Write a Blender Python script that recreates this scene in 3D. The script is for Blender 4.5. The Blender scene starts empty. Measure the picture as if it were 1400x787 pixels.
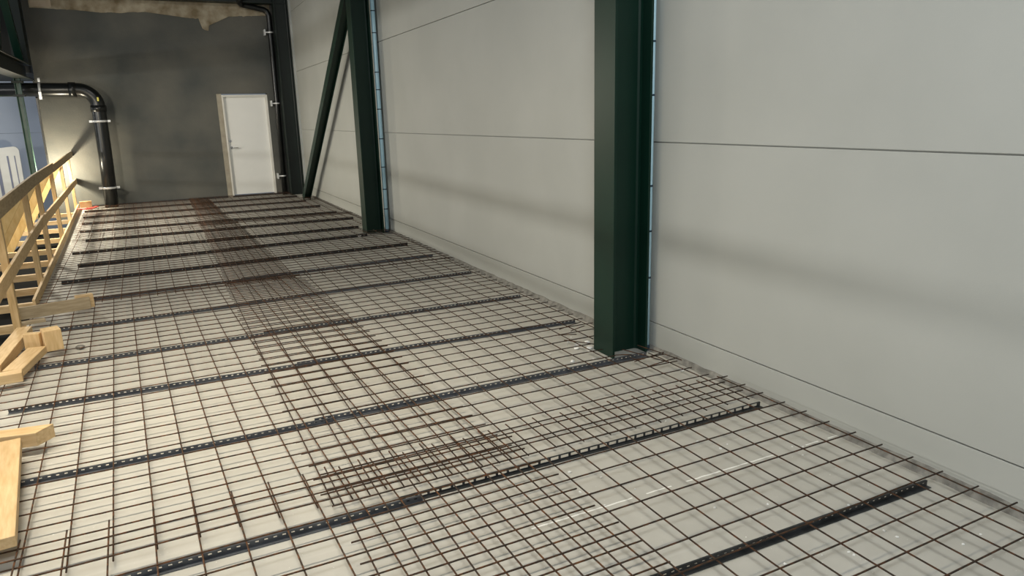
import bpy, bmesh, math, random
from mathutils import Vector, Matrix
random.seed(7)
S = bpy.context.scene
COL = S.collection
PI = math.pi

# ------------------------------------------------------------------ helpers
def tag(o, label=None, cat=None, group=None, kind=None):
    if label: o['label'] = label
    if cat: o['category'] = cat
    if group: o['group'] = group
    if kind: o['kind'] = kind
    return o

def empty(name, loc, rz=0.0):
    o = bpy.data.objects.new(name, None)
    o.empty_display_size = 0.1
    COL.objects.link(o)
    o.location = loc
    o.rotation_euler = (0, 0, rz)
    return o

def link_mesh(name, bm, mat, parent=None, smooth=False):
    me = bpy.data.meshes.new(name)
    bm.to_mesh(me); bm.free()
    mats = mat if isinstance(mat, (list, tuple)) else [mat]
    for m in mats: me.materials.append(m)
    if smooth:
        for p in me.polygons: p.use_smooth = True
    o = bpy.data.objects.new(name, me)
    COL.objects.link(o)
    if parent: o.parent = parent
    return o

def from_mesh(name, me, parent=None):
    o = bpy.data.objects.new(name, me)
    COL.objects.link(o)
    if parent: o.parent = parent
    return o

def box(bm, a, b, bevel=0.0, mtx=None, mi=0):
    (x0, y0, z0), (x1, y1, z1) = a, b
    t = bmesh.new()
    vs = [t.verts.new(v) for v in ((x0,y0,z0),(x1,y0,z0),(x1,y1,z0),(x0,y1,z0),(x0,y0,z1),(x1,y0,z1),(x1,y1,z1),(x0,y1,z1))]
    for f in ((0,3,2,1),(4,5,6,7),(0,1,5,4),(1,2,6,5),(2,3,7,6),(3,0,4,7)):
        t.faces.new([vs[i] for i in f])
    if bevel:
        bmesh.ops.bevel(t, geom=list(t.edges), offset=bevel, segments=2, profile=.6, affect='EDGES')
    merge(bm, t, mtx, mi)

def merge(bm, t, mtx=None, mi=0):
    mp = {}
    for v in t.verts:
        mp[v] = bm.verts.new(mtx @ v.co if mtx else v.co)
    for f in t.faces:
        nf = bm.faces.new([mp[v] for v in f.verts])
        nf.smooth = f.smooth
        nf.material_index = mi
    t.free()

def beam_mtx(a, b, up=(0,0,1)):
    """frame whose X axis runs a->b"""
    a, b = Vector(a), Vector(b)
    x = (b-a).normalized()
    u = Vector(up)
    y = u.cross(x).normalized()
    z = x.cross(y)
    m = Matrix((x, y, z)).transposed().to_4x4()
    m.translation = a
    return m, (b-a).length

def plank(bm, a, b, w, h, up=(0,0,1), bevel=.003, mi=0):
    """board from a to b (centre line), w across, h along up"""
    m, L = beam_mtx(a, b, up)
    box(bm, (0,-w/2,-h/2), (L,w/2,h/2), bevel, m, mi)

def tube(bm, pts, r, n=16, cap=True, mi=0):
    pts = [Vector(p) for p in pts]
    rings = []
    prev = None
    for i, p in enumerate(pts):
        if i == 0: d = pts[1]-p
        elif i == len(pts)-1: d = p-pts[i-1]
        else: d = (pts[i+1]-p).normalized()+(p-pts[i-1]).normalized()
        d.normalize()
        if prev is None:
            u = d.orthogonal().normalized()
        else:
            u = (prev - d*prev.dot(d)).normalized()
        prev = u
        v = d.cross(u)
        rr = r[i] if isinstance(r, (list, tuple)) else r
        rings.append([bm.verts.new(p + (u*math.cos(2*PI*k/n)+v*math.sin(2*PI*k/n))*rr) for k in range(n)])
    for a, b in zip(rings, rings[1:]):
        for k in range(n):
            f = bm.faces.new((a[k], a[(k+1)%n], b[(k+1)%n], b[k])); f.smooth = True; f.material_index = mi
    if cap:
        f = bm.faces.new(list(reversed(rings[0]))); f.material_index = mi
        f = bm.faces.new(rings[-1]); f.material_index = mi

def prism(bm, poly, z0, z1, mtx=None, mi=0):
    t = bmesh.new()
    lo = [t.verts.new((x,y,z0)) for x,y in poly]
    hi = [t.verts.new((x,y,z1)) for x,y in poly]
    n = len(poly)
    t.faces.new(list(reversed(lo))); t.faces.new(hi)
    for i in range(n):
        t.faces.new((lo[i], lo[(i+1)%n], hi[(i+1)%n], hi[i]))
    bmesh.ops.recalc_face_normals(t, faces=t.faces)
    merge(bm, t, mtx, mi)

# ------------------------------------------------------------------ materials
def new_mat(name):
    m = bpy.data.materials.new(name); m.use_nodes = True
    nt = m.node_tree
    return m, nt, nt.nodes['Principled BSDF']

def noisy(name, c1, c2, scale=4.0, rough=.6, metal=0.0, detail=6.0, bump=0.0, bscale=None, stretch=(1,1,1), lo=.35, hi=.65, spec=None):
    m, nt, b = new_mat(name)
    N, L = nt.nodes, nt.links
    tc = N.new('ShaderNodeTexCoord'); mp = N.new('ShaderNodeMapping')
    mp.inputs['Scale'].default_value = stretch
    L.new(tc.outputs['Object'], mp.inputs['Vector'])
    nz = N.new('ShaderNodeTexNoise'); nz.inputs['Scale'].default_value = scale; nz.inputs['Detail'].default_value = detail
    L.new(mp.outputs[0], nz.inputs['Vector'])
    cr = N.new('ShaderNodeValToRGB')
    cr.color_ramp.elements[0].position = lo; cr.color_ramp.elements[0].color = (*c1, 1)
    cr.color_ramp.elements[1].position = hi; cr.color_ramp.elements[1].color = (*c2, 1)
    L.new(nz.outputs['Fac'], cr.inputs[0])
    L.new(cr.outputs[0], b.inputs['Base Color'])
    b.inputs['Roughness'].default_value = rough
    b.inputs['Metallic'].default_value = metal
    if spec is not None: b.inputs['Specular IOR Level'].default_value = spec
    if bump:
        n2 = N.new('ShaderNodeTexNoise'); n2.inputs['Scale'].default_value = bscale or scale*8; n2.inputs['Detail'].default_value = 4
        L.new(mp.outputs[0], n2.inputs['Vector'])
        bp = N.new('ShaderNodeBump'); bp.inputs['Strength'].default_value = bump; bp.inputs['Distance'].default_value = .01
        L.new(n2.outputs['Fac'], bp.inputs['Height'])
        L.new(bp.outputs[0], b.inputs['Normal'])
    return m

def wood(name, c1, c2, grain):
    # grain: stretch vector, small along the board
    m = noisy(name, c1, c2, scale=9, rough=.65, detail=8, bump=.15, bscale=14, stretch=grain, lo=.3, hi=.72)
    nt = m.node_tree; N, L = nt.nodes, nt.links
    b = N['Principled BSDF']
    old = b.inputs['Base Color'].links[0].from_socket
    tc = N.new('ShaderNodeTexCoord')
    kn = N.new('ShaderNodeTexVoronoi'); kn.inputs['Scale'].default_value = 3.1
    L.new(tc.outputs['Object'], kn.inputs['Vector'])
    rp = N.new('ShaderNodeValToRGB')
    rp.color_ramp.elements[0].position = .05; rp.color_ramp.elements[0].color = (1,1,1,1)
    rp.color_ramp.elements[1].position = .10; rp.color_ramp.elements[1].color = (0,0,0,1)
    L.new(kn.outputs['Distance'], rp.inputs[0])
    mx = N.new('ShaderNodeMix'); mx.data_type = 'RGBA'
    mx.inputs[7].default_value = (c1[0]*.55, c1[1]*.45, c1[2]*.4, 1)
    L.new(rp.outputs[0], mx.inputs[0]); L.new(old, mx.inputs[6]); L.new(mx.outputs[2], b.inputs['Base Color'])
    return m

M = {}
M['wall'] = noisy('painted_wall_panel', (.380,.389,.362), (.410,.419,.391), scale=1.3, rough=.55, bump=.04, bscale=120)
M['render_grey'] = noisy('dark_render', (.072,.078,.074), (.145,.140,.120), scale=.9, rough=.8, bump=.25, bscale=45, lo=.34, hi=.68, detail=9)
M['plaster'] = noisy('rough_plaster', (.22,.17,.10), (.50,.44,.33), scale=5, rough=.9, bump=.8, bscale=20, lo=.3, hi=.7)
M['plaster_pale'] = noisy('pale_block', (.46,.37,.27), (.55,.46,.35), scale=6, rough=.9, bump=.3)
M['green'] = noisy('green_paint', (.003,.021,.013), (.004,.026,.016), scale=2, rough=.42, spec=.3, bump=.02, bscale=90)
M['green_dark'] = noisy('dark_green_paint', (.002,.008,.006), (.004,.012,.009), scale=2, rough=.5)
M['green_post'] = noisy('grey_green_paint', (.03,.075,.06), (.05,.11,.085), scale=5, rough=.4)
M['black'] = noisy('black_plastic', (.006,.007,.007), (.010,.011,.011), scale=6, rough=.3)
M['void'] = noisy('dark_void', (.0015,.002,.0025), (.003,.0035,.004), scale=2, rough=.95, spec=.1)  # near-black, the shade of the pit is put into the colour
M['zinc'] = noisy('zinc_clamp', (.75,.76,.76), (.85,.86,.86), scale=20, rough=.35, metal=.35)
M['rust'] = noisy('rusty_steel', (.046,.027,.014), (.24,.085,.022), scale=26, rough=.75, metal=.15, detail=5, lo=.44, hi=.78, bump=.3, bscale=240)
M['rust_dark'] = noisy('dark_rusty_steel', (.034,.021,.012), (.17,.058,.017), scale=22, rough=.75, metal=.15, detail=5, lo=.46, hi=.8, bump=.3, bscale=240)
M['strip'] = noisy('dark_strip_steel', (.060,.066,.076), (.095,.103,.115), scale=12, rough=.42)
M['strip_black'] = noisy('black_strip_steel', (.018,.020,.021), (.034,.037,.040), scale=12, rough=.45)
M['wood_x'] = wood('pine_x', (.60,.40,.19), (.76,.56,.31), (.9,7,7))
M['wood_y'] = wood('pine_y', (.60,.40,.19), (.76,.56,.31), (7,.9,7))
M['wood_z'] = wood('pine_z', (.62,.42,.19), (.78,.57,.31), (7,7,.9))
M['wood_old'] = wood('weathered_pine', (.30,.215,.115), (.46,.35,.20), (7,.9,7))
M['wood_oldx'] = wood('weathered_pine_x', (.36,.28,.17), (.52,.42,.28), (.9,7,7))
M['ply'] = wood('bright_ply', (.72,.47,.17), (.86,.62,.28), (3,3,1))
M['door'] = noisy('white_door', (.84,.84,.81), (.87,.87,.84), scale=2, rough=.4)
M['frame'] = noisy('door_frame_white', (.72,.70,.64), (.78,.76,.70), scale=3, rough=.45)
M['reveal'] = noisy('beige_reveal', (.34,.30,.235), (.42,.38,.30), scale=7, rough=.8)
M['steel'] = noisy('brushed_steel', (.6,.6,.6), (.7,.7,.7), scale=30, rough=.25, metal=1)
M['blue_wall'] = noisy('blue_grey_cladding', (.36,.42,.52), (.40,.46,.56), scale=1.2, rough=.5)
M['white'] = noisy('white_plastic', (.78,.78,.75), (.84,.84,.81), scale=4, rough=.45)
M['slot'] = noisy('blue_grey_slot', (.18,.20,.30), (.24,.26,.36), scale=4, rough=.6)
M['pale_green'] = noisy('pale_green_paint', (.16,.33,.17), (.22,.40,.22), scale=3, rough=.6)
M['blue_pipe'] = noisy('pale_blue_plastic', (.50,.78,.92), (.58,.84,.96), scale=7, rough=.22)
M['band'] = noisy('dark_band', (.01,.03,.06), (.02,.05,.08), scale=9, rough=.5)
M['ceiling'] = noisy('dark_ceiling', (.012,.014,.014), (.02,.022,.022), scale=2, rough=.85)
M['mortar'] = noisy('grey_mortar', (.16,.155,.14), (.30,.29,.26), scale=18, rough=.95, bump=.9, bscale=60)
M['crumb'] = noisy('white_plaster_crumb', (.78,.78,.76), (.9,.9,.88), scale=9, rough=.9)
M['red'] = noisy('red_tape', (.75,.06,.04), (.85,.12,.08), scale=9, rough=.5)
M['orange'] = noisy('orange_wood', (.62,.30,.12), (.74,.42,.20), scale=9, rough=.6)
M['yellow'] = noisy('yellow_label', (.75,.68,.10), (.85,.78,.2), scale=9, rough=.5)
M['label_grey'] = noisy('pale_edge_sheet', (.36,.38,.37), (.44,.46,.45), scale=5, rough=.5)

def slab_material():
    m, nt, b = new_mat('concrete_slab')
    N, L = nt.nodes, nt.links
    tc = N.new('ShaderNodeTexCoord')
    def noise(scale, det, stretch=None):
        n = N.new('ShaderNodeTexNoise'); n.inputs['Scale'].default_value = scale; n.inputs['Detail'].default_value = det
        if stretch:
            mp = N.new('ShaderNodeMapping'); mp.inputs['Scale'].default_value = stretch
            L.new(tc.outputs['Object'], mp.inputs['Vector']); L.new(mp.outputs[0], n.inputs['Vector'])
        else: L.new(tc.outputs['Object'], n.inputs['Vector'])
        return n
    big = noise(1.1, 5); fine = noise(9, 8); streak = noise(3, 6, (.35, 6, 1)); spk = noise(70, 2)
    cr = N.new('ShaderNodeValToRGB')
    cr.color_ramp.elements[0].position = .3; cr.color_ramp.elements[0].color = (.47,.457,.412,1)
    cr.color_ramp.elements[1].position = .7; cr.color_ramp.elements[1].color = (.57,.557,.507,1)
    ad = N.new('ShaderNodeMath'); ad.operation = 'MULTIPLY_ADD'; ad.inputs[1].default_value = .5
    L.new(fine.outputs['Fac'], ad.inputs[0])
    m2 = N.new('ShaderNodeMath'); m2.operation = 'MULTIPLY'; m2.inputs[1].default_value = .5
    L.new(big.outputs['Fac'], m2.inputs[0]); L.new(m2.outputs[0], ad.inputs[2])
    L.new(ad.outputs[0], cr.inputs[0])
    # pale lime streaks running across the slab
    sr = N.new('ShaderNodeValToRGB')
    sr.color_ramp.elements[0].position = .60; sr.color_ramp.elements[0].color = (0,0,0,1)
    sr.color_ramp.elements[1].position = .78; sr.color_ramp.elements[1].color = (.55,.55,.55,1)
    L.new(streak.outputs['Fac'], sr.inputs[0])
    mx = N.new('ShaderNodeMix'); mx.data_type = 'RGBA'; mx.inputs[7].default_value = (.63,.62,.58,1)
    L.new(sr.outputs[0], mx.inputs[0]); L.new(cr.outputs[0], mx.inputs[6])
    # small pale flecks
    sp = N.new('ShaderNodeValToRGB')
    sp.color_ramp.elements[0].position = .735; sp.color_ramp.elements[0].color = (0,0,0,1)
    sp.color_ramp.elements[1].position = .76; sp.color_ramp.elements[1].color = (.8,.8,.8,1)
    L.new(spk.outputs['Fac'], sp.inputs[0])
    mx2 = N.new('ShaderNodeMix'); mx2.data_type = 'RGBA'; mx2.inputs[7].default_value = (.82,.81,.78,1)
    L.new(sp.outputs[0], mx2.inputs[0]); L.new(mx.outputs[2], mx2.inputs[6])
    L.new(mx2.outputs[2], b.inputs['Base Color'])
    # lime wash line along one slab joint
    sx = N.new('ShaderNodeSeparateXYZ'); L.new(tc.outputs['Object'], sx.inputs[0])
    def math_(op, a, bv):
        n = N.new('ShaderNodeMath'); n.operation = op
        L.new(a, n.inputs[0]); n.inputs[1].default_value = bv
        return n.outputs[0]
    wob = math_('MULTIPLY', noise(14, 2).outputs['Fac'], .012)
    yy = N.new('ShaderNodeMath'); yy.operation = 'ADD'; L.new(sx.outputs['Y'], yy.inputs[0]); L.new(wob, yy.inputs[1])
    near = math_('LESS_THAN', math_('ABSOLUTE', math_('SUBTRACT', yy.outputs[0], 2.256), 0), .0042)
    brk = math_('GREATER_THAN', noise(2.3, 2, (1,.1,.1)).outputs['Fac'], .47)
    fx = math_('GREATER_THAN', sx.outputs['X'], 1.15)
    ml = N.new('ShaderNodeMath'); ml.operation = 'MULTIPLY'; L.new(near, ml.inputs[0]); L.new(brk, ml.inputs[1])
    ml2 = N.new('ShaderNodeMath'); ml2.operation = 'MULTIPLY'; L.new(ml.outputs[0], ml2.inputs[0]); L.new(fx, ml2.inputs[1])
    mx3 = N.new('ShaderNodeMix'); mx3.data_type = 'RGBA'; mx3.inputs[7].default_value = (.9,.9,.86,1)
    L.new(ml2.outputs[0], mx3.inputs[0]); L.new(mx2.outputs[2], mx3.inputs[6]); L.new(mx3.outputs[2], b.inputs['Base Color'])
    b.inputs['Roughness'].default_value = .62
    bp = N.new('ShaderNodeBump'); bp.inputs['Strength'].default_value = .12; bp.inputs['Distance'].default_value = .01
    L.new(fine.outputs['Fac'], bp.inputs['Height']); L.new(bp.outputs[0], b.inputs['Normal'])
    return m
M['slab'] = slab_material()

# ------------------------------------------------------------------ camera
F_PX, YAW, PIT, ROL = 974.292, 0.451956, 0.238338, 0.0261703
fwd = Vector((math.sin(YAW)*math.cos(PIT), math.cos(YAW)*math.cos(PIT), -math.sin(PIT)))
rgt = Vector((math.cos(YAW), -math.sin(YAW), 0))
dwn = fwd.cross(rgt)
r2 = rgt*math.cos(ROL)+dwn*math.sin(ROL)
d2 = -rgt*math.sin(ROL)+dwn*math.cos(ROL)
cam = bpy.data.cameras.new('camera'); co = bpy.data.objects.new('camera', cam); COL.objects.link(co)
cam.sensor_width = 36; cam.lens = F_PX/1400*36; cam.clip_start = .05; cam.clip_end = 200
mm = Matrix((r2, -d2, -fwd)).transposed().to_4x4(); mm.translation = (0,0,1.6)
co.matrix_world = mm
S.camera = co

# ------------------------------------------------------------------ setting
WX = 2.90          # right wall plane
BY = 16.75         # back wall plane
def edge_x(y): return -.86-.041*y   # free left edge of the slab

bm = bmesh.new()
prism(bm, [(edge_x(-3),-3),(WX+.2,-3),(WX+.2,BY+.2),(edge_x(BY)-.35,BY+.2),(edge_x(BY),BY-.02)], -.26, 0)
tag(link_mesh('floor', bm, M['slab']), kind='structure')

bm = bmesh.new()
for z0, z1 in ((-.3,.197),(.203,1.402),(1.408,2.602),(2.608,3.802),(3.808,5.2)):
    box(bm, (WX,-3,z0), (WX+.15,BY+.2,z1), .003)
box(bm, (WX+.02,-3,-.3), (WX+.16,BY+.2,5.2))
tag(link_mesh('wall_right', bm, M['wall']), kind='structure')

# rough mortar fillet where the panel meets the slab
bm = bmesh.new()
n = 240; prev = None
for i in range(n+1):
    y = -3+(BY+3)*i/n
    h = .028+.010*random.random(); w = .022+.014*random.random()
    ring = [bm.verts.new(v) for v in ((WX-w,y,0),(WX-.010,y,h),(WX,y,h+.004),(WX,y,0))]
    if prev:
        for k in range(4): bm.faces.new((prev[k],prev[(k+1)%4],ring[(k+1)%4],ring[k]))
    prev = ring
tag(link_mesh('trim_1', bm, M['mortar']), kind='structure')

# back wall with a real door opening
XL = -1.90
DX0, DX1, DZ = 1.30, 2.335, 2.19
bm = bmesh.new()
box(bm, (XL,BY,-.3), (DX0,BY+.25,3.80))
box(bm, (DX1,BY,-.3), (WX+.15,BY+.25,3.80))
box(bm, (DX0,BY,DZ), (DX1,BY+.25,3.80))
box(bm, (XL,BY,3.80), (WX+.15,BY+.25,5.2))
tag(link_mesh('wall_back', bm, M['render_grey']), kind='structure')
# ragged plaster left along the top of the back wall, with one run of mortar down
bm = bmesh.new()
top = 4.02
pts = [(-1.78,3.78)]
x = -1.45
while x < 2.55:
    z = 3.765+.02*math.sin(3*x)+random.uniform(-.018,.018)
    if .55 < x < 1.55: z -= .05+.03*math.sin((x-.55)*PI)
    if 1.17 < x < 1.31: z -= random.uniform(.20,.27)
    pts.append((x, z)); x += .055
pts.append((2.56,3.80))
poly = pts+[(2.56,top),(-1.78,top)]
t = bmesh.new()
fr = [t.verts.new((a,BY-.014-random.random()*.012,b)) for a,b in poly]
bk = [t.verts.new((a,BY+.01,b)) for a,b in poly]
t.faces.new(fr)
for i in range(len(poly)):
    j = (i+1) % len(poly)
    t.faces.new((fr[i],bk[i],bk[j],fr[j]))
bmesh.ops.triangulate(t, faces=[f for f in t.faces if len(f.verts) > 4])
bmesh.ops.recalc_face_normals(t, faces=t.faces)
merge(bm, t)
tag(link_mesh('trim_2', bm, M['plaster']), kind='structure')
bm = bmesh.new()
box(bm, (-1.76,BY-.035,3.80), (-1.42,BY+.02,4.02), .006)
tag(link_mesh('trim_3', bm, M['plaster_pale']), kind='structure')
# dark corner trim closing the free end of the back wall
bm = bmesh.new()
box(bm, (XL-.035,BY-.012,-.6), (XL,BY+.26,2.47), .003)
tag(link_mesh('trim_4', bm, M['black']), kind='structure')
# dark skirting joint under the back wall
bm = bmesh.new()
box(bm, (-1.35,BY-.03,0), (DX0,BY,.035), .004); box(bm, (DX1,BY-.03,0), (2.5,BY,.035), .004)
tag(link_mesh('baseboard_back', bm, M['strip_black']), kind='structure')

# door
door = empty('door_1', (1.86,BY,0)); tag(door, kind='structure')
bm = bmesh.new()
box(bm, (1.435-1.86,.06,.05), (2.29-1.86,.10,2.12), .003)
dl = link_mesh('door_leaf', bm, M['door'], door)
bm = bmesh.new()
box(bm, (1.40-1.86,-.006,.03), (1.435-1.86,.12,2.16), .003)
box(bm, (2.285-1.86,-.006,.03), (2.33-1.86,.12,2.16), .003)
box(bm, (1.435-1.86,-.006,2.12), (2.285-1.86,.12,2.16), .003)
link_mesh('door_frame', bm, M['frame'], door)
bm = bmesh.new()
box(bm, (1.302-1.86,-.004,.0), (1.40-1.86,.13,2.185), .003)
link_mesh('door_reveal', bm, M['reveal'], door)
bm = bmesh.new()
box(bm, (1.40-1.86,-.01,.0), (2.333-1.86,.13,.03), .003)
link_mesh('door_sill', bm, M['strip_black'], door)
bm = bmesh.new()
tube(bm, [(1.49-1.86,.06,1.06),(1.49-1.86,.045,1.06)], .028, 18)
tube(bm, [(1.49-1.86,.05,1.06),(1.49-1.86,.005,1.06),(1.50-1.86,-.002,1.06),(1.62-1.86,-.002,1.055)], .011, 12)
link_mesh('door_handle', bm, M['steel'], door)
bm = bmesh.new()
tube(bm, [(1.475-1.86,.062,1.20),(1.475-1.86,.043,1.20)], .026, 18)
link_mesh('door_lock', bm, M['steel'], door)

# ceiling over the mezzanine and dark beam in front of the top of the back wall
bm = bmesh.new()
box(bm, (-2.3,-3,5.0), (WX+.2,BY+.2,5.2))
tag(link_mesh('ceiling', bm, M['ceiling']), kind='structure')

def h_section(bm, a, b, d, w, tf, tw, up, mi=0):
    """rolled H profile from a to b; d along up (across the flanges), w flange width"""
    m, L = beam_mtx(a, b, up)
    box(bm, (0,-w/2,-d/2), (L,w/2,-d/2+tf), .002, m, mi)
    box(bm, (0,-w/2,d/2-tf), (L,w/2,d/2), .002, m, mi)
    box(bm, (0,-tw/2,-d/2+tf), (L,tw/2,d/2-tf), 0, m, mi)
    # fillets in the corners
    for sy in (-1,1):
        for sz in (-1,1):
            r = .016
            y0 = sy*tw/2; z0 = sz*(d/2-tf)
            t = bmesh.new()
            va = [t.verts.new((xx,y0+sy*o[0],z0-sz*o[1])) for xx in (0,L) for o in ((0,0),(r,0),(r*.3,r*.3),(0,r))]
            t.faces.new(va[0:4]); t.faces.new(va[4:8])
            for k in range(4): t.faces.new((va[k],va[(k+1)%4],va[4+(k+1)%4],va[4+k]))
            bmesh.ops.recalc_face_normals(t, faces=t.faces)
            merge(bm, t, m, mi)

bm = bmesh.new()
h_section(bm, (-1.9,16.52,4.12), (2.90,16.52,4.12), .28, .26, .02, .012, (0,0,1))
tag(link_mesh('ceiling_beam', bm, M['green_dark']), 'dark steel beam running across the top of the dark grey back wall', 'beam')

# ------------------------------------------------------------------ steel columns
def column(x0, x1, y, w, mat, label, zb=0.0):
    c = empty('steel_column', ((x0+x1)/2, y, zb))
    xc = (x1-x0)/2; t = .017
    bm = bmesh.new()
    box(bm, (-xc,-w/2,0), (-xc+t,w/2,5.0-zb), .002)
    link_mesh('flange', bm, mat, c)
    bm = bmesh.new()
    box(bm, (xc-t,-w/2,0), (xc,w/2,5.0-zb), .002)
    link_mesh('flange', bm, mat, c)
    bm = bmesh.new()
    box(bm, (-xc+t,-.006,.0), (xc-t,.006,5.0-zb))
    for s in (-1,1):
        for e in (-1,1):
            r = .02
            xx = e*(xc-t)
            prism(bm, [(xx,s*.006),(xx-e*r,s*.006),(xx-e*r*.3,s*(.006+r*.3)),(xx,s*(.006+r))], 0, 5.0-zb)
    link_mesh('web', bm, mat, c)
    tag(c, label, 'column')
    return c
column(2.563,2.846,3.885,.232, M['green'], 'nearest green steel H-column, wide left flange lit, standing against the pale wall')
column(2.545,2.80,10.02,.24, M['green'], 'second green steel H-column along the pale wall, beside the slanting brace')
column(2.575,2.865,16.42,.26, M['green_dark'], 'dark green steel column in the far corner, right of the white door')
# pale vertical edge sheet between the corner column and the wall
bm = bmesh.new(); box(bm, (2.866,16.20,.0), (2.90,16.32,5.0), .002)
tag(link_mesh('trim_5', bm, M['label_grey']), kind='structure')

# slanting brace
br = empty('diagonal_brace', (2.70,15.22,0)); tag(br, 'slanting green steel brace leaning from the far corner floor to the second column', 'brace')
a = Vector((2.69,15.22,.02))-br.location; b = Vector((2.69,10.20,3.52))-br.location
bm = bmesh.new()
m, L = beam_mtx(a, b, (1,0,0))
box(bm, (0,-.075,-.07), (L,.075,-.058), .002, m)
link_mesh('flange', bm, M['green'], br)
bm = bmesh.new(); box(bm, (0,-.075,.058), (L,.075,.07), .002, m); link_mesh('flange', bm, M['green'], br)
bm = bmesh.new(); box(bm, (0,-.005,-.058), (L,.005,.058), 0, m); link_mesh('web', bm, M['green'], br)
bm = bmesh.new(); box(bm, (-.12,-.10,-.03), (.12,.12,-.005), .002); link_mesh('base_plate', bm, M['green_dark'], br)

# pale blue pipes beside the columns, with dark bands
def blue_pipe(x, y, r, rings, label):
    t = empty('plastic_pipe', (x,y,0)); tag(t, label, 'pipe')
    bm = bmesh.new(); tube(bm, [(0,0,.03),(0,0,2.4),(0,0,4.98)], r, 20); link_mesh('pipe_run', bm, M['blue_pipe'], t)
    bm = bmesh.new(); tube(bm, [(0,0,0),(0,0,.04)], r*1.15, 20); link_mesh('end_cap', bm, M['band'], t)
    for z in rings:
        bm = bmesh.new(); tube(bm, [(0,0,z-.006),(0,0,z+.006)], r*1.07, 20); link_mesh('band', bm, M['band'], t)
blue_pipe(2.868,3.805,.018,(2.022,1.698,1.126,.829,.514,2.30,2.36), 'pale blue vertical pipe with dark bands behind the nearest green column')
blue_pipe(2.85,9.93,.030,(3.0,2.72,2.21,1.98,1.72,1.32,.93,.62,.34), 'pale blue vertical pipe with dark bands behind the second green column')

# ------------------------------------------------------------------ spacer strips
def ordw(k): return ['first','second','third','fourth','fifth','sixth','seventh','eighth','ninth','tenth','eleventh','twelfth','thirteenth','fourteenth','fifteenth','sixteenth'][k]
H_ST = .025
def strip_mesh(L, pitch, hole, z0, z1, name, mat, ladder=False, H_ST=.025):
    """perforated folded profile: front web with a row of windows near its top, narrow top and foot flanges"""
    bm = bmesh.new()
    th = .0022
    xs = []
    n = int(L/pitch)
    off = (L-n*pitch)/2
    def wall(xa, xb, za, zb): box(bm, (xa,-th/2,za), (xb,th/2,zb))
    wall(0, L, 0, z0); wall(0, L, z1, H_ST)
    x = 0.0
    for i in range(n):
        h0 = off+i*pitch+(pitch-hole)/2
        wall(x, h0, z0, z1); x = h0+hole
    wall(x, L, z0, z1)
    box(bm, (0,-.0025,H_ST-th), (L,.006 if ladder else .010,H_ST))
    box(bm, (0,-.022,0), (L,.0,th))
    me = bpy.data.meshes.new(name); bm.to_mesh(me); bm.free(); me.materials.append(mat)
    return me
# y at the left end, y at the right end, joint x, right end x, left end x
ROWS = [(1.745,1.680,.20,2.80,-1.0),(2.625,2.655,.78,2.82,-.55),(3.645,3.640,.62,2.79,-.93),(4.690,4.555,.70,2.79,-.95),
        (5.495,5.480,.60,2.78,-.92),(6.495,6.640,.62,2.80,-.90),(7.545,7.735,.66,2.78,-.75),(8.50,8.62,.70,2.76,-1.05),
        (9.46,9.66,.75,2.52,-.98),(10.44,10.47,.6,2.6,-1.12),(11.55,11.50,.7,2.78,-1.05),(12.60,12.42,.66,2.72,-1.2),
        (13.60,13.52,.6,2.66,-1.25),(14.55,14.60,.7,2.6,-1.3),(15.55,15.62,.66,2.6,-1.35)]
cache = {}
for k, (ya, yb, xj, xr, xl) in enumerate(ROWS):
    ya *= 1.009; yb *= 1.009
    sl = (yb-ya)/(xr-xl)
    for side in (0,1):
        x0, x1 = (xl, xj+.06) if side == 0 else (xj-.03, xr)
        y0 = ya+(x0-xl)*sl + (0 if side == 0 else .030)
        lad = (k == 1 and side == 1)
        mat = M['strip_black'] if (k == 0 or k >= 7 or (k==1 and side==1)) else M['strip']
        if lad: me = strip_mesh(x1-x0, .055, .043, .007, .0215, 'spacer_strip', mat, True)
        else: me = strip_mesh(x1-x0, .034 if k < 6 else .10, .013 if k < 6 else .008, .0145, .0205, 'spacer_strip', mat, False, .025 if k < 7 else .036)
        o = from_mesh('spacer_strip', me)
        o.location = (x0, y0, .0015); o.rotation_euler = (0,0,math.atan(sl))
        if lad: lb = 'dark ladder-like steel strip with large slots, right half of the second row from the camera'
        elif k == 0: lb = ('left' if side==0 else 'right')+' length of the black perforated strip nearest the camera'
        elif k == len(ROWS)-1: lb = ('left' if side==0 else 'right')+' length of the last dark strip, just in front of the white door'
        else: lb = ('left' if side==0 else 'right')+' length of the dark perforated steel strip, %s row from the camera' % ordw(k)
        tag(o, lb, 'strip', 'perforated steel strips crossing the slab')

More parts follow.
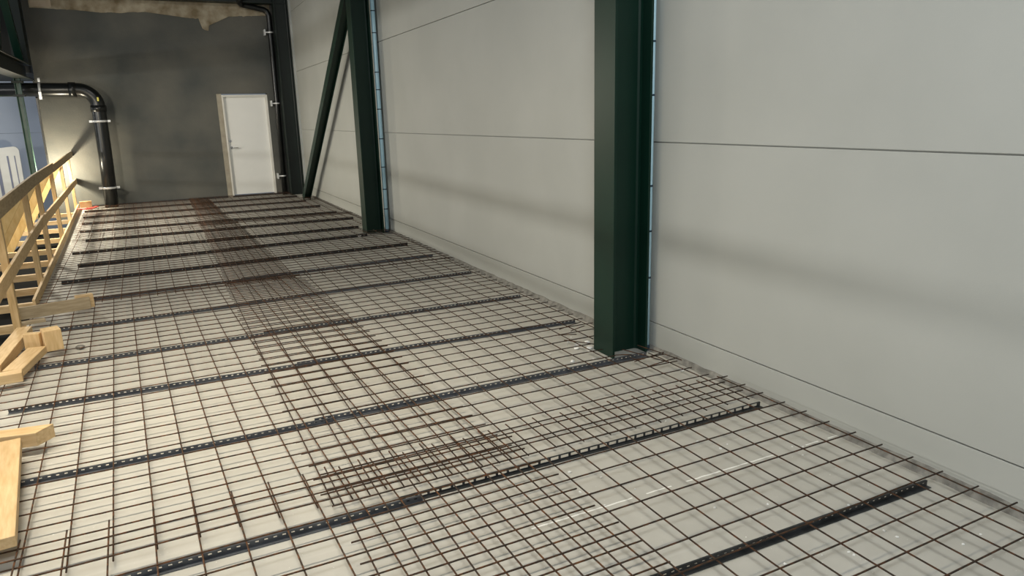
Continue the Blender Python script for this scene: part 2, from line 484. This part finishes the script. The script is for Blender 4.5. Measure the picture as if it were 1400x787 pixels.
# ------------------------------------------------------------------ welded rebar mesh sheets
R_BAR = .0034
def bar_mesh(L, axis, mat, sag=0.0):
    bm = bmesh.new()
    n = 8
    pts = []
    for i in range(n+1):
        q = L*i/n
        z = sag*math.sin(i*2.1)
        pts.append((q,0,z) if axis == 0 else (0,q,z))
    tube(bm, pts, R_BAR, 7)
    me = bpy.data.meshes.new('bar'); bm.to_mesh(me); bm.free(); me.materials.append(mat)
    return me
def sheet(label, xs, yref, yaw, ynear, yfar, xref, ys, xl, xr, tilt, z, mat, hole=None):
    """longitudinal bars pass (x, yref) turned by yaw; cross bars pass (xref, y) turned by tilt; xl, xr: sheet edges at yref"""
    root = empty('rebar_mesh', ((xl+xr)/2, yref, z))
    ox, oy = root.location.x, root.location.y
    lm = bar_mesh((yfar-ynear)/math.cos(yaw), 1, mat, .0015)
    cm = bar_mesh((xr-xl)/math.cos(tilt), 0, mat, .0012)
    def xat(x, y): return x-(y-yref)*math.tan(yaw)
    for x in xs:
        x += random.uniform(-.0025,.0025)
        if hole and hole[0] < x < hole[1]:
            for a, b in ((ynear, hole[2]), (hole[3], yfar)):
                o = from_mesh('longitudinal_bar', bar_mesh(b-a, 1, mat, .0015), root)
                o.location = (xat(x,a)-ox, a-oy, 0); o.rotation_euler = (0,0,yaw)
            continue
        y0 = ynear+random.uniform(-.010,.010)
        o = from_mesh('longitudinal_bar', lm, root)
        o.location = (xat(x,y0)-ox, y0-oy, 0); o.rotation_euler = (0,0,yaw+random.uniform(-.0008,.0008))
    for y in ys:
        y += random.uniform(-.003,.003)
        a = xat(xl,y)+random.uniform(-.008,.008)
        if hole and hole[2] < y < hole[3]:
            o = from_mesh('cross_bar', bar_mesh(hole[0]-a, 0, mat, .0012), root)
        else:
            o = from_mesh('cross_bar', cm, root)
        o.location = (a-ox, y+(a-xref)*math.tan(tilt)-oy, R_BAR*1.9); o.rotation_euler = (0,0,tilt+random.uniform(-.001,.001))
    tag(root, label, 'rebar mesh', 'welded rebar mesh sheets on the slab')
    return root
Z0 = H_ST+.0015+R_BAR+.0008
D = .0150
def run(a, step, n): return [a+step*i for i in range(n)]
# left-hand sheets, near to far
sheet('nearest left mesh sheet, its far bar ends lying over the next left sheet', run(1.35,-.1525,16), 2.3, .033, -1.5, 3.035, 1.405, run(2.915,-.146,30), -1.00, 1.408, .018, Z0+2*D, M['rust'])
sheet('second left mesh sheet from the camera, passing the timber foot pile', run(1.281,-.1502,16), 3.67, .041, 2.77, 7.55, -.35, run(2.872,.1405,34), -1.00, 1.340, .008, Z0, M['rust'])
sheet('third left mesh sheet from the camera, along the middle of the timber railing', run(1.045,-.1500,15), 7.6, .018, 7.20, 12.05, 0, run(7.27,.1425,34), -1.12, 1.105, .006, Z0+2*D, M['rust'])
sheet('farthest left mesh sheet, below the black drain pipe', run(.925,-.1500,15), 12.0, .026, 11.75, 16.55, 0, run(11.82,.1425,33), -1.24, .985, .004, Z0+D, M['rust'])
# right-hand sheets, near to far
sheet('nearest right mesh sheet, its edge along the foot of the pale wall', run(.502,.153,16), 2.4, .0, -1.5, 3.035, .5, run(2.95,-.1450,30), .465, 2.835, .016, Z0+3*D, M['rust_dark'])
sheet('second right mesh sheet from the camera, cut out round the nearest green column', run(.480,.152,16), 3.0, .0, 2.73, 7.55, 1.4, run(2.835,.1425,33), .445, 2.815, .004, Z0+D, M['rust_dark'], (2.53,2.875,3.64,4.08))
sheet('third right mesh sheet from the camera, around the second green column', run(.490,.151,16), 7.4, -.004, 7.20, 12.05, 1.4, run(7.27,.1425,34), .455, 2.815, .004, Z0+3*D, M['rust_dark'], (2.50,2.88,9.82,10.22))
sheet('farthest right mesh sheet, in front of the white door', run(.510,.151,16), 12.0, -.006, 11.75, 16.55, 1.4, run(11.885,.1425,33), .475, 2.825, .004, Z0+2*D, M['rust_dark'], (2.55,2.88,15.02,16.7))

# loose short bars round the near column and along the wall
def gz(p, z): return (p[0], p[1], z)
loose = [((2.50,4.37),(2.73,4.45),'left of the nearest column, farthest one'),
         ((2.54,4.27),(2.69,4.33),'left of the nearest column, second farthest'),
         ((2.40,4.21),(2.52,4.16),'left of the nearest column, closest to the open floor'),
         ((2.40,4.13),(2.53,3.95),'pointing at the left corner of the nearest column foot'),
         ((2.51,3.67),(2.61,3.62),'just before the front corner of the nearest column foot'),
         ((2.55,3.37),(2.81,3.41),'near the wall, nearest to the camera'),
         ((2.56,3.52),(2.83,3.57),'near the wall, second from the camera'),
         ((2.62,3.74),(2.72,3.40),'running away from the camera right of the nearest column'),
         ((2.745,3.74),(2.805,3.36),'running away from the camera closest to the pale wall')]
for i, (a, b, w) in enumerate(loose):
    bm = bmesh.new()
    z = Z0+D+.0115+.0075*(i % 3)
    L = math.dist(a, b)
    tube(bm, [(0,0,0),(L*.5,0,.002),(L,0,0)], R_BAR, 7)
    o = link_mesh('rebar_offcut', bm, M['rust_dark'])
    o.location = (a[0],a[1],z); o.rotation_euler = (0,0,math.atan2(b[1]-a[1],b[0]-a[0]))
    tag(o, 'short loose rebar offcut '+w, 'rebar', 'loose rebar offcuts by the near column')

# ------------------------------------------------------------------ timber guard rail
def rail_x(y): return -.86-.039*y
rail = empty('guard_rail', (0,0,0)); rail.location = (rail_x(6.6), 6.6, 0)
RL = Vector(rail.location)
def rv(x,y,z): return Vector((x,y,z))-RL
posts = [4.2,6.60,8.58,9.93,12.0,14.1,16.3]
for y in posts:
    bm = bmesh.new()
    x = rail_x(y)-.036
    plank(bm, rv(x,y,.05-.2), rv(x,y,1.05), .050, .060, up=(0,1,0))
    link_mesh('post', bm, M['wood_z'], rail)
def rail_board(name, pts, h, th, mat, dx):
    bm = bmesh.new()
    for (ya,za),(yb,zb) in zip(pts, pts[1:]):
        plank(bm, rv(rail_x(ya)+dx,ya,za), rv(rail_x(yb)+dx,yb,zb), th, h)
    return link_mesh(name, bm, mat, rail)
rail_board('top_rail', [(2.2,.98),(6.0,1.005),(9.0,1.05),(11.8,1.055)], .118, .026, M['wood_old'], .012)
rail_board('top_rail', [(11.7,1.045),(16.73,1.065)], .105, .026, M['wood_old'], .016)
rail_board('middle_rail', [(3.6,.47),(6.0,.525),(9.4,.598)], .105, .024, M['wood_y'], .012)
rail_board('middle_rail', [(9.2,.59),(16.73,.535)], .105, .024, M['wood_y'], .016)
rail_board('toe_board', [(7.45,.055),(11.2,.06)], .09, .024, M['wood_y'], .004)
rail_board('toe_board', [(11.1,.06),(16.4,.06)], .09, .024, M['wood_y'], .004)
# raking struts outside the posts
for y in posts[1:-1]:
    for k, dy in enumerate((-.045,) if y < 12 else (-.045,)):
        bm = bmesh.new()
        x = rail_x(y)-.07
        plank(bm, rv(x,y+dy,.98), rv(x-.62,y+dy,-.10), .022, .095, up=(0,0,1))
        link_mesh('strut', bm, M['ply'], rail)
tag(rail, 'temporary timber guard rail of pale boards along the open left edge', 'railing')

# timber outriggers projecting past the slab edge
ow = ['first','second','third','fourth','fifth','sixth','seventh','eighth','ninth','tenth','eleventh','twelfth']
ys = [5.55,6.35,7.15,8.0,8.75,9.6,10.5,11.5,12.6,13.8,15.0,16.2]
for i, y in enumerate(ys):
    bm = bmesh.new()
    z = -.07
    plank(bm, (0,0,0), (-1.15,.01,-.01), .058, .07)
    o = link_mesh('timber_joist', bm, M['wood_x']); o.location = (edge_x(y)-.005,y,z)
    tag(o, 'pale timber joist sticking out over the dark pit, %s from the camera' % ow[i], 'timber', 'timber joists beyond the slab edge')

# ------------------------------------------------------------------ timber feet on the slab
ZT = Z0+.0135
def timber(name, label, a, b, w, h, mat, z=ZT, roll=0, taper=None):
    L = math.dist(a, b)
    bm = bmesh.new()
    box(bm, (0,-w/2,0), (L,w/2,h), .004)
    if taper:
        for v in bm.verts:
            if v.co.x > L*.5: v.co.x -= taper*(1 if v.co.y < 0 else 0)
    o = link_mesh(name, bm, mat)
    o.location = (a[0],a[1],z); o.rotation_euler = (roll,0,math.atan2(b[1]-a[1],b[0]-a[0]))
    return tag(o, label, 'timber')
# near pair at the left frame edge
timber('timber_plank', 'wide pale timber plank lying towards the camera at the left picture edge', (-.725,2.95),(-.845,3.97), .150, .045, M['wood_x'], z=.078)
timber('timber_batten', 'short timber batten crossing the far end of the wide plank at left, end cut slanting', (-1.10,4.125),(-.655,4.055), .10, .072, M['wood_x'], z=.048, taper=.05)
# pile at the foot of the near post
timber('timber_board', 'weathered board on edge reaching over the mesh from the near railing post', (-1.22,6.93),(-.68,7.07), .026, .105, M['wood_oldx'], z=ZT)
timber('timber_batten', 'short pale cut batten behind the end of the weathered board', (-.79,7.105),(-.660,7.140), .07, .118, M['wood_x'], z=ZT)
timber('timber_board', 'thin flat board under the weathered board by the near post', (-1.20,6.74),(-.99,6.79), .07, .024, M['wood_oldx'], z=ZT)
timber('timber_block', 'squared timber block standing right of the timber foot pile', (-.89,5.86),(-.785,5.89), .13, .15, M['wood_z'], z=ZT)
timber('timber_block', 'small square timber block in the middle of the timber foot pile', (-1.005,5.93),(-.905,5.90), .06, .125, M['wood_z'], z=ZT)
timber('timber_plank', 'sloping timber plank running from the near post foot towards the camera', (-1.07,6.36),(-1.12,5.36), .10, .075, M['wood_x'], z=ZT)
timber('timber_plank', 'flat timber plank in the foot pile ending at a small end block', (-.925,5.80),(-1.00,5.30), .115, .05, M['wood_x'], z=ZT)
timber('timber_block', 'timber end block at the near corner of the foot pile', (-1.10,5.20),(-.935,5.22), .09, .06, M['wood_x'], z=ZT)
timber('timber_block', 'orange timber block at the far end of the railing by the back wall', (-1.44,16.06),(-1.24,16.08), .10, .12, M['orange'], z=.06)

# red tape scrap on the slab near the far end of the railing
bm = bmesh.new()
pts = [(-1.42,15.45),(-1.36,15.30),(-1.28,15.36),(-1.20,15.50),(-1.13,15.62),(-1.20,15.25),(-1.30,15.20)]
for (xa,ya),(xb,yb) in zip(pts, pts[1:]):
    m, L = beam_mtx((xa,ya,.10), (xb,yb,.105))
    box(bm, (-.01,-.03,0), (L+.01,.03,.012), .002, m)
tag(link_mesh('red_tape', bm, M['red']), 'crumpled scrap of red tape on the mesh near the end of the railing', 'tape')
bm = bmesh.new()
t = bmesh.new(); bmesh.ops.create_icosphere(t, subdivisions=2, radius=.028)
for v in t.verts: v.co *= 1+random.uniform(-.25,.25); v.co.z *= .6
merge(bm, t)
o = link_mesh('mortar_lump', bm, M['mortar']); o.location = (-.68,5.92,.016)
tag(o, 'small dark lump of mortar on the slab right of the timber foot pile', 'debris')

# white crumbs scattered on the slab on the wall side
bm = bmesh.new()
spots = []
for i in range(90):
    x = 2.85-abs(random.gauss(0,.85)); y = random.choice((random.uniform(1.2,4.8), random.gauss(3.9,.5), random.gauss(2.0,.5)))
    if x < .8 or any(abs(y-(ra+(rb-ra)*(x+1)/3.8)*1.009) < .06 for ra, rb, *_ in ROWS): continue
    spots.append((x,y,random.uniform(.003,.008)))
for px in ((2.50,4.12,.022),(2.54,4.02,.03),(2.46,4.06,.018),(2.60,4.14,.02),(2.80,3.35,.02),(2.30,3.85,.016),(2.49,4.22,.014),(2.40,9.75,.03),(2.50,9.82,.035)): spots.append(px)
for x, y, r in spots:
    t = bmesh.new(); bmesh.ops.create_icosphere(t, subdivisions=1, radius=r)
    for v in t.verts: v.co *= 1+random.uniform(-.35,.35); v.co.z *= .55
    merge(bm, t, Matrix.Translation((x,y,r*.4)))
tag(link_mesh('plaster_crumbs', bm, M['crumb']), 'white plaster crumbs scattered over the slab on the wall side', 'debris', kind='stuff')

# ------------------------------------------------------------------ pipes
def arc(c, r, a0, a1, n=10): return [(c[0]+r*math.cos(a0+(a1-a0)*i/n), c[1], c[2]+r*math.sin(a0+(a1-a0)*i/n)) for i in range(n+1)]
dp = empty('drain_pipe', (-.90,16.45,0)); tag(dp, 'thick black drain pipe with elbow, coming from the left and dropping to the floor', 'pipe')
def L0(p, o): return [tuple(Vector(q)-Vector(o)) for q in p]
o_ = (-.90,16.45,0)
bm = bmesh.new()
path = [(-4.2,16.45,2.30),(-1.20,16.45,2.28)]+arc((-1.20,16.45,1.97),.31,PI/2,0,10)[1:]+[(-.90,16.45,1.0),(-.925,16.45,0.0)]
tube(bm, L0(path,o_), .125, 28)
link_mesh('pipe_run', bm, M['black'], dp)
bm = bmesh.new()
tube(bm, L0([(-.89,16.45,1.98),(-.89,16.45,1.86)],o_), .139, 28); link_mesh('socket', bm, M['black'], dp)
bm = bmesh.new()
tube(bm, L0([(-1.34,16.45,2.283),(-1.22,16.45,2.281)],o_), .139, 28); link_mesh('socket', bm, M['black'], dp)
bm = bmesh.new()
box(bm, (.015,-.16,2.06),(.045,-.125,2.13),.002, Matrix.Translation((0,.02,0))); link_mesh('label', bm, M['yellow'], dp)
for z, xx in ((1.68,-.90),(.385,-.916)):
    bm = bmesh.new()
    tube(bm, L0([(xx,16.45,z-.02),(xx,16.45,z+.02)],o_), .135, 28)
    box(bm, (xx+.90-.185,-.02,z-.022),(xx+.90-.13,.02,z+.022),.003)
    box(bm, (xx+.90+.13,-.02,z-.022),(xx+.90+.185,.02,z+.022),.003)
    box(bm, (xx+.90-.012,.12,z-.012),(xx+.90+.012,.30,z+.012))
    link_mesh('clamp', bm, M['zinc'], dp)
bm = bmesh.new()
tube(bm, L0([(-1.82,16.45,2.29),(-1.78,16.45,2.29)],o_), .137, 28)
box(bm, (-.92,-.02,2.42),(-.88,.02,2.50),.003); box(bm, (-.925,-.165,2.10),(-.875,-.11,2.24),.003)
link_mesh('clamp', bm, M['zinc'], dp)

rp = empty('downpipe', (2.52,16.62,0)); tag(rp, 'slim black downpipe with white brackets between the white door and corner column', 'pipe')
o2 = (2.52,16.62,0)
bm = bmesh.new()
path = [(2.17,16.25,4.20),(2.10,16.30,4.02),(2.08,16.55,3.95),(2.16,16.62,3.93),(2.45,16.62,3.89),(2.53,16.62,3.86),(2.56,16.62,3.78),(2.55,16.62,2.0),(2.50,16.62,0.0)]
path = [(1.98,16.20,4.30),(1.95,16.24,4.08),(1.92,16.40,3.99),(1.97,16.58,3.96),(2.06,16.62,3.95),(2.42,16.62,3.88),(2.48,16.62,3.85),(2.515,16.62,3.76),(2.505,16.62,2.0),(2.485,16.62,0.0)]
tube(bm, L0(path,o2), .056, 16)
link_mesh('pipe_run', bm, M['black'], rp)
for z, xx in ((3.43,2.513),(1.97,2.505),(.41,2.489)):
    bm = bmesh.new()
    tube(bm, [(xx-2.52,0,z-.015),(xx-2.52,0,z+.015)], .061, 16)
    box(bm, (xx-2.52-.11,-.02,z-.012),(xx-2.52-.04,.01,z+.012),.002)
    box(bm, (xx-2.52-.125,-.02,z-.06),(xx-2.52-.10,.13,z+.06),.002)
    link_mesh('bracket', bm, M['zinc'], rp)

# ------------------------------------------------------------------ left side: truss, hall beyond
tr = empty('roof_truss', (-2.02,13,2.47)); tag(tr, 'dark green steel truss running along the open left side near the ceiling', 'truss')
def tv(y,z,x=0.0): return (x,y-13,z-2.47)
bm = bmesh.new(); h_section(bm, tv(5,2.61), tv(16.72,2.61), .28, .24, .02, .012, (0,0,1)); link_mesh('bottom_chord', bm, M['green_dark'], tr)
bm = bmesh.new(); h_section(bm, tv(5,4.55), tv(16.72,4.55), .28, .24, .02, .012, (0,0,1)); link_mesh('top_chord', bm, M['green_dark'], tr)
bm = bmesh.new(); box(bm, tv(16.36,2.75,-.12), tv(16.72,4.41,.12), .003); link_mesh('end_post', bm, M['green_dark'], tr)
for (ya,za),(yb,zb) in (((16.3,2.78),(15.2,4.4)),((15.2,4.4),(14.0,2.78)),((14.0,2.78),(12.8,4.4)),((12.8,4.4),(11.5,2.78)),((11.5,2.78),(10.2,4.4)),((10.2,4.4),(9.0,2.78))):
    bm = bmesh.new(); plank(bm, tv(ya,za), tv(yb,zb), .12, .12, up=(1,0,0)); link_mesh('diagonal', bm, M['green'], tr)

hp = empty('hanger_post', (-2.10,16.12,2.47)); tag(hp, 'slim green steel post hanging below the truss, in front of the black pipe', 'post')
bm = bmesh.new(); h_section(bm, (0,0,0), (0,0,-4.6), .10, .10, .01, .008, (1,0,0)); link_mesh('shaft', bm, M['green_post'], hp)
for z in (-.06,-.30):
    bm = bmesh.new(); box(bm, (-.09,-.06,z-.02),(.09,.06,z+.02),.004); link_mesh('plate', bm, M['green_dark'], hp)

bm = bmesh.new()
for z0, z1 in ((-4,.275),(.28,1.475),(1.482,2.68),(2.69,6)):
    box(bm, (-12,20.0,z0), (-1.2,20.2,z1), .003)
tag(link_mesh('wall_far', bm, M['blue_wall']), kind='structure')
bm = bmesh.new(); box(bm, (-12,16.95,2.62), (-1.95,20,5.2))
tag(link_mesh('ceiling_hall', bm, M['ceiling']), kind='structure')
bm = bmesh.new(); box(bm, (-2.35,-4,-.62), (-.8,16.95,-.42))  # black sheet standing in for the shade in the pit under the joists
tag(link_mesh('pit_shade', bm, M['void']), kind='structure')
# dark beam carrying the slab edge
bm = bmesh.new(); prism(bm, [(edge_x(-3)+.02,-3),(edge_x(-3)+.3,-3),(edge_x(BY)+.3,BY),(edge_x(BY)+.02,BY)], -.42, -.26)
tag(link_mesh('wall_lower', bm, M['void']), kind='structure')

# white slatted panel in the hall
wp = empty('slatted_panel', (-3.0,19.2,.2)); tag(wp, 'white slatted panel with rounded corner in the hall beyond the railing', 'panel')
bm = bmesh.new()
poly = [(-.55,-.5),(.28,-.5),(.30,.90)]+[(.20+.10*math.cos(a),.90+.10*math.sin(a)) for a in (PI/8,PI/4,3*PI/8,PI/2)]+[(-.55,.93)]
prism(bm, poly, -.03, .03, Matrix.Rotation(PI/2,4,'X'))
link_mesh('panel_body', bm, M['white'], wp)
for x, w in ((-.36,.10),(-.13,.06),(.07,.035),(.20,.02)):
    bm = bmesh.new(); box(bm, (x-w/2,-.036,-.45), (x+w/2,-.028,.80), .002); link_mesh('slot', bm, M['slot'], wp)
bm = bmesh.new(); box(bm, (-.5,-.35,0), (.5,.35,1.45), .01); box(bm, (-.53,-.38,1.45), (.53,.38,1.49), .01)
o = link_mesh('green_cabinet', bm, M['pale_green']); o.location = (-3.9,18.2,-1.0)
tag(o, 'pale green cabinet seen behind the railing struts at the left edge', 'cabinet')

# ------------------------------------------------------------------ light
def area(name, loc, target, sx, sy, power, color, spread=180):
    l = bpy.data.lights.new(name, 'AREA'); l.shape = 'RECTANGLE'; l.size = sx; l.size_y = sy; l.energy = power; l.color = color; l.spread = math.radians(spread)
    o = bpy.data.objects.new(name, l); COL.objects.link(o); o.location = loc
    d = Vector(target)-Vector(loc)
    o.rotation_euler = d.to_track_quat('-Z','Y').to_euler()
    return o
# row of hall lamps, low and far to the left (throws the rail's soft shadow on the wall)
area('hall_lamps', (-12,5,1.6), (3,4,1.0), 10, .4, 430, (1.0,.98,.93))
# hall lamp high on the left, above and beyond the railing
area('high_hall_lamp', (-5.0,9.0,4.4), (0,7.5,0), 2.0, .6, 75, (1.0,.93,.80))
area('left_floor_fill', (-2.4,12.4,2.40), (-.4,12.4,0), .5, .4, 160, (1.0,.92,.76))  # added fill out of view, brightens the far left floor
area('far_wall_fill', (-6.0,17.5,2.3), (-3.2,20,1.2), .8, .3, 45, (.95,.97,1.0))  # added fill, brightens the blue wall beyond the railing
# long warm ceiling lamp above the left part of the floor
area('ceiling_lamp', (-1.75,4.0,4.4), (-1.3,4.0,0), .3, 4.0, 122, (1.0,.89,.70), 112)
# added cool fill light behind the camera, brightens the near wall
area('rear_fill', (-.3,-1.0,3.9), (2.9,2.4,2.5), 1.0, .8, 138, (.95,.99,1.0))
area('back_wall_fill', (.6,11.6,4.7), (1.3,16.7,1.2), .8, .3, 11, (1.0,.97,.90), 100)  # added unseen fill, lifts the white door and back wall
def point(name, loc, power, color, r):
    l = bpy.data.lights.new(name, 'POINT'); l.energy = power; l.color = color; l.shadow_soft_size = r
    o = bpy.data.objects.new(name, l); COL.objects.link(o); o.location = loc
point('work_lamp', (-1.80,16.24,.70), 120, (1.0,.88,.66), .06)
point('work_lamp', (-2.7,11.5,1.0), 60, (1.0,.86,.60), .15)

w = bpy.data.worlds.new('world'); S.world = w; w.use_nodes = True
bg = w.node_tree.nodes['Background']; bg.inputs[0].default_value = (.80,.90,1.0,1); bg.inputs[1].default_value = .19
S.view_settings.view_transform = 'Standard'; S.view_settings.look = 'None'
S.view_settings.gamma = 1; S.view_settings.use_curve_mapping = False
S.view_settings.exposure = 0.12
